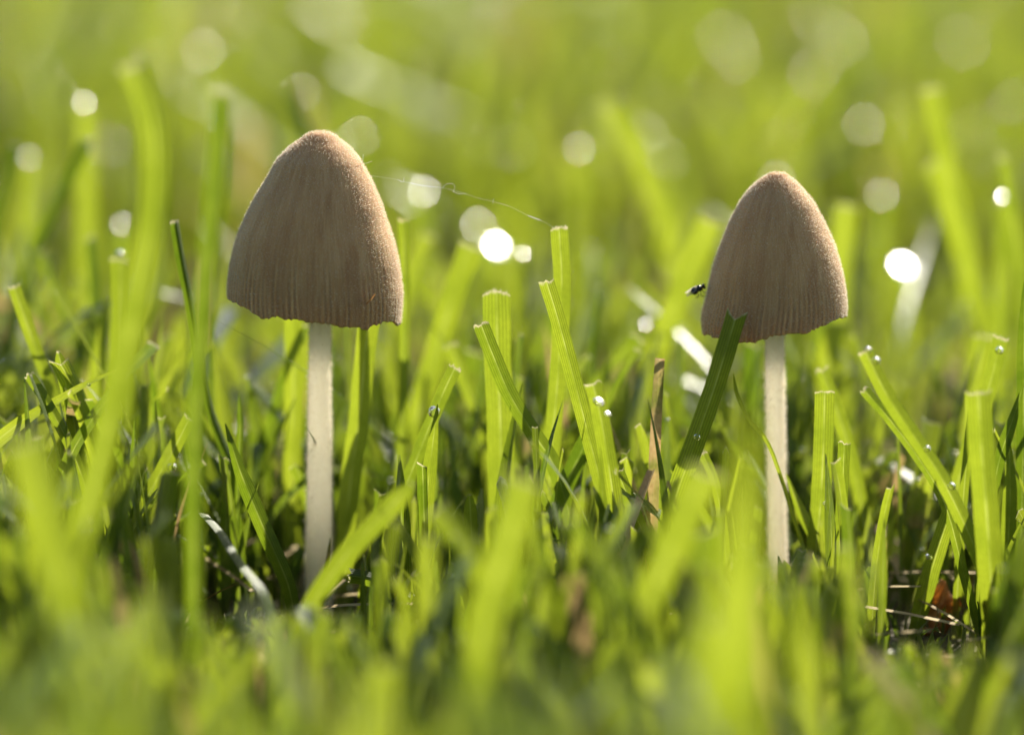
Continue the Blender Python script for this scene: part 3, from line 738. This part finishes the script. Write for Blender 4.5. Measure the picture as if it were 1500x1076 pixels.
# ------------------------------------------------------------------ dry leaf
def dry_leaf():
    out = [(1352, 935), (1348, 912), (1356, 880), (1368, 862), (1378, 846), (1386, 852), (1392, 870), (1398, 876), (1406, 872), (1408, 884), (1400, 898), (1394, 915), (1386, 930), (1374, 922), (1366, 926)]
    yl = -0.005
    c = at(1376, 892, yl); V, F = [], []
    ring_ = [at(px, py, yl + 0.0012 * math.sin(i * 1.3)) for i, (px, py) in enumerate(out)]
    n = len(ring_)
    for side in (0, 0.00018):
        V += [c + Vector((0, side + 0.001, 0))]
        for k in (0.35, 0.7, 1.0):
            for i, p in enumerate(ring_):
                q = c.lerp(p, k); q = q + Vector((0, side + 0.001 * (1 - k) + 0.0004 * math.sin((q.x * 1000) * 2.2), 0)); V.append(q)
    m = 1 + 3 * n
    for s in (0, m):
        for i in range(n):
            j = (i + 1) % n
            F.append((s, s + 1 + i, s + 1 + j))
            for k in range(2): F.append((s + 1 + k * n + i, s + 1 + (k + 1) * n + i, s + 1 + (k + 1) * n + j, s + 1 + k * n + j))
    for i in range(n):
        j = (i + 1) % n; F.append((1 + 2 * n + i, m + 1 + 2 * n + i, m + 1 + 2 * n + j, 1 + 2 * n + j))
    root = bpy.data.objects.new("dry_leaf", None); col.objects.link(root); root.location = (c.x, c.y, 0); root.empty_display_size = 0.005
    org = Vector((c.x, c.y, 0))
    lf = link("leaf_blade", mesh_from("leaf_blade", [v - org for v in V], F), DRY, root)
    SV, SF = [], []; a = at(1362, 925, yl) - org; b = Vector((a.x - 0.001, a.y, -0.001))
    for p in (a, (a + b) / 2 + Vector((0.0006, 0, 0)), b):
        for k in range(6): SV.append(p + Vector((math.cos(k * 1.047), math.sin(k * 1.047), 0)) * 0.0003)
    for i in range(2):
        for k in range(6): SF.append((i * 6 + k, i * 6 + (k + 1) % 6, i * 6 + 6 + (k + 1) % 6, i * 6 + 6 + k))
    link("stalk", mesh_from("stalk", SV, SF), DRY, root)
    tag(root, "torn rusty brown dead leaf standing in the turf", "leaf")
dry_leaf()

# ------------------------------------------------------------------ silk thread
def tube(pts, rad, seg=5):
    V, F = [], []
    for i, p in enumerate(pts):
        t = (pts[min(i + 1, len(pts) - 1)] - pts[max(i - 1, 0)]).normalized()
        a = t.orthogonal().normalized(); b = t.cross(a)
        r = rad[i] if isinstance(rad, list) else rad
        for k in range(seg): V.append(p + (a * math.cos(k * 2 * math.pi / seg) + b * math.sin(k * 2 * math.pi / seg)) * r)
    for i in range(len(pts) - 1):
        for k in range(seg): F.append((i * seg + k, i * seg + (k + 1) % seg, (i + 1) * seg + (k + 1) % seg, (i + 1) * seg + k))
    return V, F
def silk():
    pts = [at(541, 257, 0), at(575, 262, -.0005), at(592, 266, -.0005), at(620, 272, -.001), at(648, 275, -.001), at(672, 281, -.001), at(700, 290, -.001), at(725, 296, -.001), at(748, 303, 0), at(772, 315, 0), at(795, 324, 0.0005), at(812, 334, 0.001)]
    C = catmull(pts, 60)
    rad = [0.000010 + 0.000012 * max(0, noise.noise(Vector((i * 0.4, 0, 0)))) + (0.00005 if 50 <= i <= 53 else 0) for i in range(61)]
    V, F = tube(C, rad)
    o = link("silk_thread", mesh_from("silk_thread", V, F), SILK)
    tag(o, "fine spider silk thread strung from the larger cap to the tall slim blade", "thread")
    for chain in ([(527, 242), (531, 238), (532, 226)], [(529, 240), (537, 239), (545, 236)], [(583, 263), (590, 267), (592, 260)], [(648, 276), (653, 270), (664, 269), (666, 276), (663, 281)], [(663, 280), (672, 284), (682, 283)], [(722, 298), (723, 291)]):
        V, F = tube(catmull([at(a, b, -.001) for a, b in chain], 8), 0.000022)
        link("silk_fibre", mesh_from("silk_fibre", V, F), SILK, o)
silk()

# ------------------------------------------------------------------ fly on the smaller cap
def ellipsoid(c, r, rot=None, seg=14, rings=9, taper=None):
    V, F = [], []
    for i in range(rings + 1):
        a = math.pi * i / rings
        for j in range(seg):
            b = 2 * math.pi * j / seg
            p = Vector((math.cos(a), math.sin(a) * math.cos(b), math.sin(a) * math.sin(b)))
            k = taper(p.x) if taper else 1
            p = Vector((p.x * r[0], p.y * r[1] * k, p.z * r[2] * k))
            if rot is not None: p = rot @ p
            V.append(p + c)
    for i in range(rings):
        for j in range(seg): F.append((i * seg + j, i * seg + (j + 1) % seg, (i + 1) * seg + (j + 1) % seg, (i + 1) * seg + j))
    return V, F
def fly():
    y = -0.0006
    org = at(1022, 425, y)
    P = lambda px, py, dy=0.0: at(px, py, y + dy) - org
    root = bpy.data.objects.new("fly", None); col.objects.link(root); root.location = org; root.empty_display_size = 0.002
    tag(root, "tiny black fly with clear wings clinging to the smaller cap's side", "fly")
    ax = (P(1032, 417) - P(1013, 428)).normalized(); zz = Vector((0, -1, 0)).cross(ax).normalized(); yy = zz.cross(ax)
    rot = Matrix((ax, yy, zz)).transposed()
    # one continuous skin: abdomen, waist, thorax, neck, head
    prof = [(-9.6, 0.3), (-9.2, 2.2), (-7.8, 3.6), (-5.5, 4.5), (-3, 4.6), (-1, 3.9), (0.4, 2.9), (1.4, 3.5), (3.2, 4.2), (5.2, 4.0), (7, 2.9), (8.0, 1.5), (8.6, 1.7), (9.6, 3.1), (11, 3.4), (12.2, 2.6), (12.9, 0.3)]
    u = MM / PXMM; V, F = [], []; seg = 16; c0 = P(1021, 424)
    for x, r in prof:
        r *= 1.28
        drop = -0.25 * max(0, x - 6) * u
        for k in range(seg):
            a = 2 * math.pi * k / seg
            wx = 1.15 if x > 8.3 else 0.95
            V.append(c0 + rot @ Vector((x * u, math.cos(a) * r * u * wx, math.sin(a) * r * u * 0.95 + drop)))
    for i in range(len(prof) - 1):
        for k in range(seg): F.append((i * seg + k, i * seg + (k + 1) % seg, (i + 1) * seg + (k + 1) % seg, (i + 1) * seg + k))
    body = link("body", mesh_from("body", V, F), FLYB, root)
    for x, r in ((-3.4, 5.95), (-0.9, 5.05)):
        BV, BF = [], []
        for dx in (-0.45, 0.45):
            for k in range(9):
                a = math.radians(-10 + 110 * k / 8)
                BV.append(c0 + rot @ Vector(((x + dx) * u, -math.cos(a) * r * u, math.sin(a) * r * u)))
        for k in range(8): BF.append((k, k + 1, k + 10, k + 9))
        link("pale_band", mesh_from("pale_band", BV, BF), FLYBAND, body)
    for s in (-1, 1):
        EV, EF = ellipsoid(c0 + rot @ Vector((11 * u, s * 3.3 * u, 0.2 * u)), (2.0 * u, 1.9 * u, 2.9 * u), rot)
        link("eye", mesh_from("eye", EV, EF), FLYEYE, root)
        AV, AF = tube([c0 + rot @ Vector((12.2 * u, s * 0.8 * u, 0.6 * u)), c0 + rot @ Vector((14 * u, s * 1.4 * u, 1.4 * u)), c0 + rot @ Vector((15.4 * u, s * 1.9 * u, 0.5 * u))], 0.2 * u)
        link("antenna", mesh_from("antenna", AV, AF), FLYB, root)
        # wing
        WV, WF = [], []; n = 12
        base = Vector((3 * u, s * 2.2 * u, 4.9 * u)); tipv = Vector((-18.5 * u, s * (3.5 if s < 0 else 5.5) * u, (0.4 if s < 0 else 3.4) * u))
        side = Vector((0.05, s * 0.75, -0.62)).normalized()
        for i in range(n + 1):
            t = i / n; c = base.lerp(tipv, t); hw = 5.6 * u * (math.sin(math.pi * min(1, t * 0.92 + 0.05)) ** 0.75)
            WV += [c0 + rot @ (c - side * hw * 0.45), c0 + rot @ (c + side * hw * 0.3 + Vector((0, 0, 0.15 * u))), c0 + rot @ (c + side * hw)]
        for i in range(n):
            for k in range(2): WF.append((i * 3 + k, i * 3 + k + 1, i * 3 + k + 4, i * 3 + k + 3))
        wg = link("wing", mesh_from("wing", WV, WF), WING, root)
        vv, vf = [], []
        for k in (0, 1):
            a, b = tube([Vector(WV[i * 3 + k]) for i in range(n + 1)], 0.16 * u, 4); vf += [tuple(q + len(vv) for q in f) for f in b]; vv += a
        link("wing_vein", mesh_from("wing_vein", vv, vf), FLYBAND, wg)
    RV, RF = ellipsoid(c0 + rot @ Vector((6.8 * u, -1.6 * u, -1.4 * u)), (1.5 * u, 2.0 * u, 2.2 * u), rot)
    link("throat", mesh_from("throat", RV, RF), FLYRED, root)
    legs = [[(1029, 424), (1031, 428), (1034, 427)], [(1026, 428), (1028, 433), (1036, 433)], [(1023, 430), (1022, 434), (1018, 435)]]
    for dy, shift in ((-0.00025, 0), (0.00028, 1.5)):
        for c in legs:
            V_, F_ = tube(catmull([P(a + shift * .4, b + shift, dy * (1 + .5 * i)) for i, (a, b) in enumerate(c)], 6), [0.55 * u, 0.5 * u, 0.45 * u, 0.4 * u, 0.35 * u, 0.3 * u, 0.25 * u])
            link("leg", mesh_from("leg", V_, F_), FLYB, root)
fly()

# ------------------------------------------------------------------ dew
DEWG = "dew drops on the lawn"
DS = {}
def drop_mesh(kind):
    if kind not in DS:
        V, F = ellipsoid(Vector((0, 0, 0)), (1, 1, 1), None, 28, 18)
        out = []
        for v in V:
            v = Vector(v)
            if kind == 'flat': v = Vector((v.x, v.y, v.z * 0.2))
            if kind == 'glint': v = Vector((v.x, v.y, v.z * 0.55))
            v *= 1 + 0.05 * noise.noise(v * 1.3)
            out.append(v)
        me = mesh_from("dew_drop", out, F); me.materials.append(WATER if kind == 'round' else DEWFILM); DS[kind] = me
    return DS[kind]
def dew(px, py, y, rpx, label, kind='round', group=DEWG):
    o = bpy.data.objects.new("dew_drop", drop_mesh(kind)); col.objects.link(o)
    o.location = at(px, py, y); r = rpx / PXMM * MM; o.scale = (r, r, r)
    o.rotation_euler = (R.uniform(-.4, .4), R.uniform(-.4, .4), R.uniform(-3, 3))
    tag(o, label, "dew drop", group)
    return o
sharp = [
 (636, 603, -4.5, 9, "clear dew drop on the slanting mown blade by the larger stem"),
 (252, 685, -3.5, 8, "dew drop hanging under the slanting pointed blade"),
 (1464, 513, 0.8, 6, "round dew drop flat on the blade with torn tip"),
 (877, 588, -15.5, 9, "brilliant dew drop, upper of two on the dewy blade"),
 (890, 606, -15.5, 6, "dimmer dew drop, lower of two on the dewy blade"),
 (1211, 738, -6.0, 6, "small bright dew drop on the ribbed upright blade"),
 (1283, 528, -16.8, 6, "dew drop on the upper edge of the long arching blade"),
 (1271, 512, -16.5, 5, "dew drop at the very tip of the long arching blade"),
 (1361, 815, -8.8, 6, "dew drop on the straight blade above the dry brown leaf"),
 (373, 978, -16, 6, "dew drop low in the turf before the larger mushroom"),
 (1152, 1062, -30, 7, "dew drop low in the turf before the smaller mushroom"),
 (1394, 712, -17, 6, "lower dew drop on the bend of the long arching blade"),
 (1358, 657, -17, 5, "upper dew drop on the bend of the long arching blade"),
 (322, 781, -13, 5, "dew drop on the wet gleaming blade"),
 (176, 372, 20, 6, "dew drop on the far side of the tall lime blade"),
 (1021, 640, -10.9, 5, "dim dew drop on the shaded notched blade"),
]
for px, py, y, r, lab in sharp:
    if px in (877, 1211, 322, 1361, 373, 1152, 890):
        o = dew(px, py, y * MM, r, lab, 'glint'); o.rotation_euler = (SUND - FWD).to_track_quat('Z', 'Y').to_euler()
    else: dew(px, py, y * MM, r, lab)
# out-of-focus drops: how far each stands follows from the width of its light disc
AP = 17.5 * PXMM
FAR = "faint dew drop far back in the open lawn, a pale disc"
back = [(186, 48, 88, 1.44, "large pale dew disc touching the tip of the very tall lime blade"), (297, 75, 70, 1.3, "pale dew disc above the very tall blade beside the larger cap"),
        (525, 200, 62, 1.2, "dew disc touching the upper slope of the larger cap"), (620, 280, 50, 1.4, "round dew disc crossed by the silk thread"), (848, 218, 52, 1.0, "faint dew disc behind the end of the silk thread"),
        (700, 330, 54, 1.3, "dim dew disc above the broad slanting soft-focus blade"), (728, 362, 46, 1.6, "brightest dew glint behind the broad upright mown blade"), (766, 371, 26, .9, "small dew disc beside the brightest glint behind the mown blade"),
        (1138, 265, 60, 1.2, "dew disc peeping over the apex of the smaller cap"), (1080, 83, 82, 1.1, FAR), (1190, 108, 80, 1.1, FAR), (1232, 60, 84, 1.2, FAR), (1410, 62, 88, 1.2, FAR), (1265, 183, 66, 1.1, FAR),
        (1292, 286, 54, 1.2, "faint dew disc between the smaller cap and the tall far blade"), (1326, 392, 44, 2.4, "large brilliant white dew disc beside the smaller cap"), (1475, 291, 28, 1.6, "small brilliant white dew disc on the thin blurred blade"),
        (178, 328, 40, 1.2, "dew disc at the edge of the very tall lime blade"), (40, 230, 44, 1.2, "dew disc beside the short dark blurred blade"), (440, 135, 62, 1.0, "dew disc on the dewy blade tip above the larger cap"),
        (395, 218, 60, .9, "faint dew disc beyond the shaded slope of the larger cap"), (860, 60, 90, .9, FAR), (940, 540, 30, .9, "dew glint beside the broad slanting blade beyond the fly"), (945, 475, 22, .7, "tiny dew glint above the one beside the broad slanting blade"),
        (122, 150, 40, 1.3, "whitish dew blob at the tip of the dark slanting blade"), (108, 520, 46, 1.3, "whitish dew blob behind the round-tipped folded blade"), (330, 40, 86, .9, FAR), (60, 20, 90, .9, FAR), (1480, 150, 70, .9, FAR)]
bx, by, bh, br_ = [], [], [], []
for px, py, d, rmm, lab in back:
    D = DIST * d / (AP - d)                     # distance behind the focus that gives this disc
    y = min(D, 0.40) * math.cos(PITCH)
    p = at(px, py, y)
    while p.z < 0.012 and y > 0.01:
        y -= 0.004; p = at(px, py, y)
    while p.z > 0.052:
        y += 0.004; p = at(px, py, y)
    o = dew(px, py, y, 1, lab, 'flat', "blurred dew drops in the lawn behind")
    r = rmm * (0.62 if rmm > 1.45 else 0.29) * MM; o.scale = (r, r, r)
    # each is flattened and aimed to mirror the sun, so its disc shines
    hv = (SUND - FWD).normalized() + Vector((R.uniform(-1, 1), R.uniform(-1, 1), 0)) * 0.10
    o.rotation_euler = hv.to_track_quat('Z', 'Y').to_euler()
    bx.append(p.x); by.append(p.y + 0.0006); bh.append(p.z + 0.001); br_.append(r)
def fine_dew(count):  # added drops, aimed to mirror the sun and lighten the far lawn
    pv = parts[1][0].reshape(-1, 7, 3, 3); tips = pv[:, 5, 1]; tips = tips[(tips[:, 1] > 0.12) & (tips[:, 2] > 0.018)]
    tips = tips[NR.choice(len(tips), count, replace=False)]
    ev, ef = ellipsoid(Vector((0, 0, 0)), (1, 1, 1), None, 10, 7); ev = np.array([tuple(v) for v in ev]) * np.array([1, 1, 0.3]); ef = np.array(ef)
    Vs, Fs = [], []
    for k, p in enumerate(tips):
        hv = (SUND - FWD).normalized() + Vector(NR.normal(0, 0.22, 3)); M = np.array(hv.to_track_quat('Z', 'Y').to_matrix())
        Vs.append((ev * NR.uniform(0.0003, 0.0007)) @ M.T + p + np.array([0, -0.0002, 0.0002])); Fs.append(ef + k * len(ev))
    return np.concatenate(Vs), np.concatenate(Fs)
V, F = fine_dew(350)
tag(link("fine_dew", mesh_np("fine_dew", V, F), DEWFILM), "fine dew added to pale the lawn far behind the mushrooms", "dew", kind="stuff")
def beads(count):
    pv = parts[0][0].reshape(-1, 9, 3, 3); pv = pv[(pv[:, 8, 1, 1] > -0.05) & (pv[:, 8, 1, 1] < 0.06) & (pv[:, 8, 1, 2] > 0.008) & (np.abs(pv[:, 8, 1, 0]) < 0.08)]
    ev, ef = ellipsoid(Vector((0, 0, 0)), (1, 1, 1), None, 14, 9); ev = np.array([tuple(v) for v in ev]); ef = np.array(ef)
    Vs, Fs = [], []
    for k in range(count):
        b = pv[NR.integers(len(pv))]; p = b[NR.integers(4, 9), NR.integers(0, 3)]; r = NR.uniform(0.00012, 0.00034)
        Vs.append(ev * r * np.array([1, 1, NR.uniform(0.7, 1.05)]) + p + np.array([0, -r * 0.6, r * 0.3])); Fs.append(ef + k * len(ev))
    return np.concatenate(Vs), np.concatenate(Fs)
V, F = beads(320)
tag(link("dew_beads", mesh_np("dew_beads", V, F), WATER), "tiny beads of dew scattered over the turf around the mushrooms", "dew", kind="stuff")
for px, py, y in ((176, 372, 0.020), (373, 978, -0.016), (1152, 1062, -0.030)):
    p = at(px, py, y); bx.append(p.x); by.append(p.y + 0.0004); bh.append(max(p.z, 0.002) + 0.001)
n = len(bx)
V, F, T = ribbons(np.stack([bx, by], 1), np.array(bh), np.zeros((n, 2)), NR.uniform(-.5, .5, n), np.full(n, 0.003), np.ones(n, bool), NR.uniform(.3, .8, n), np.zeros(n), 8)
tag(link("dewy_grass", mesh_np("dewy_grass", V, F, T), GRASS), "upright grass blades behind that carry the blurred dew", "grass", kind="stuff")
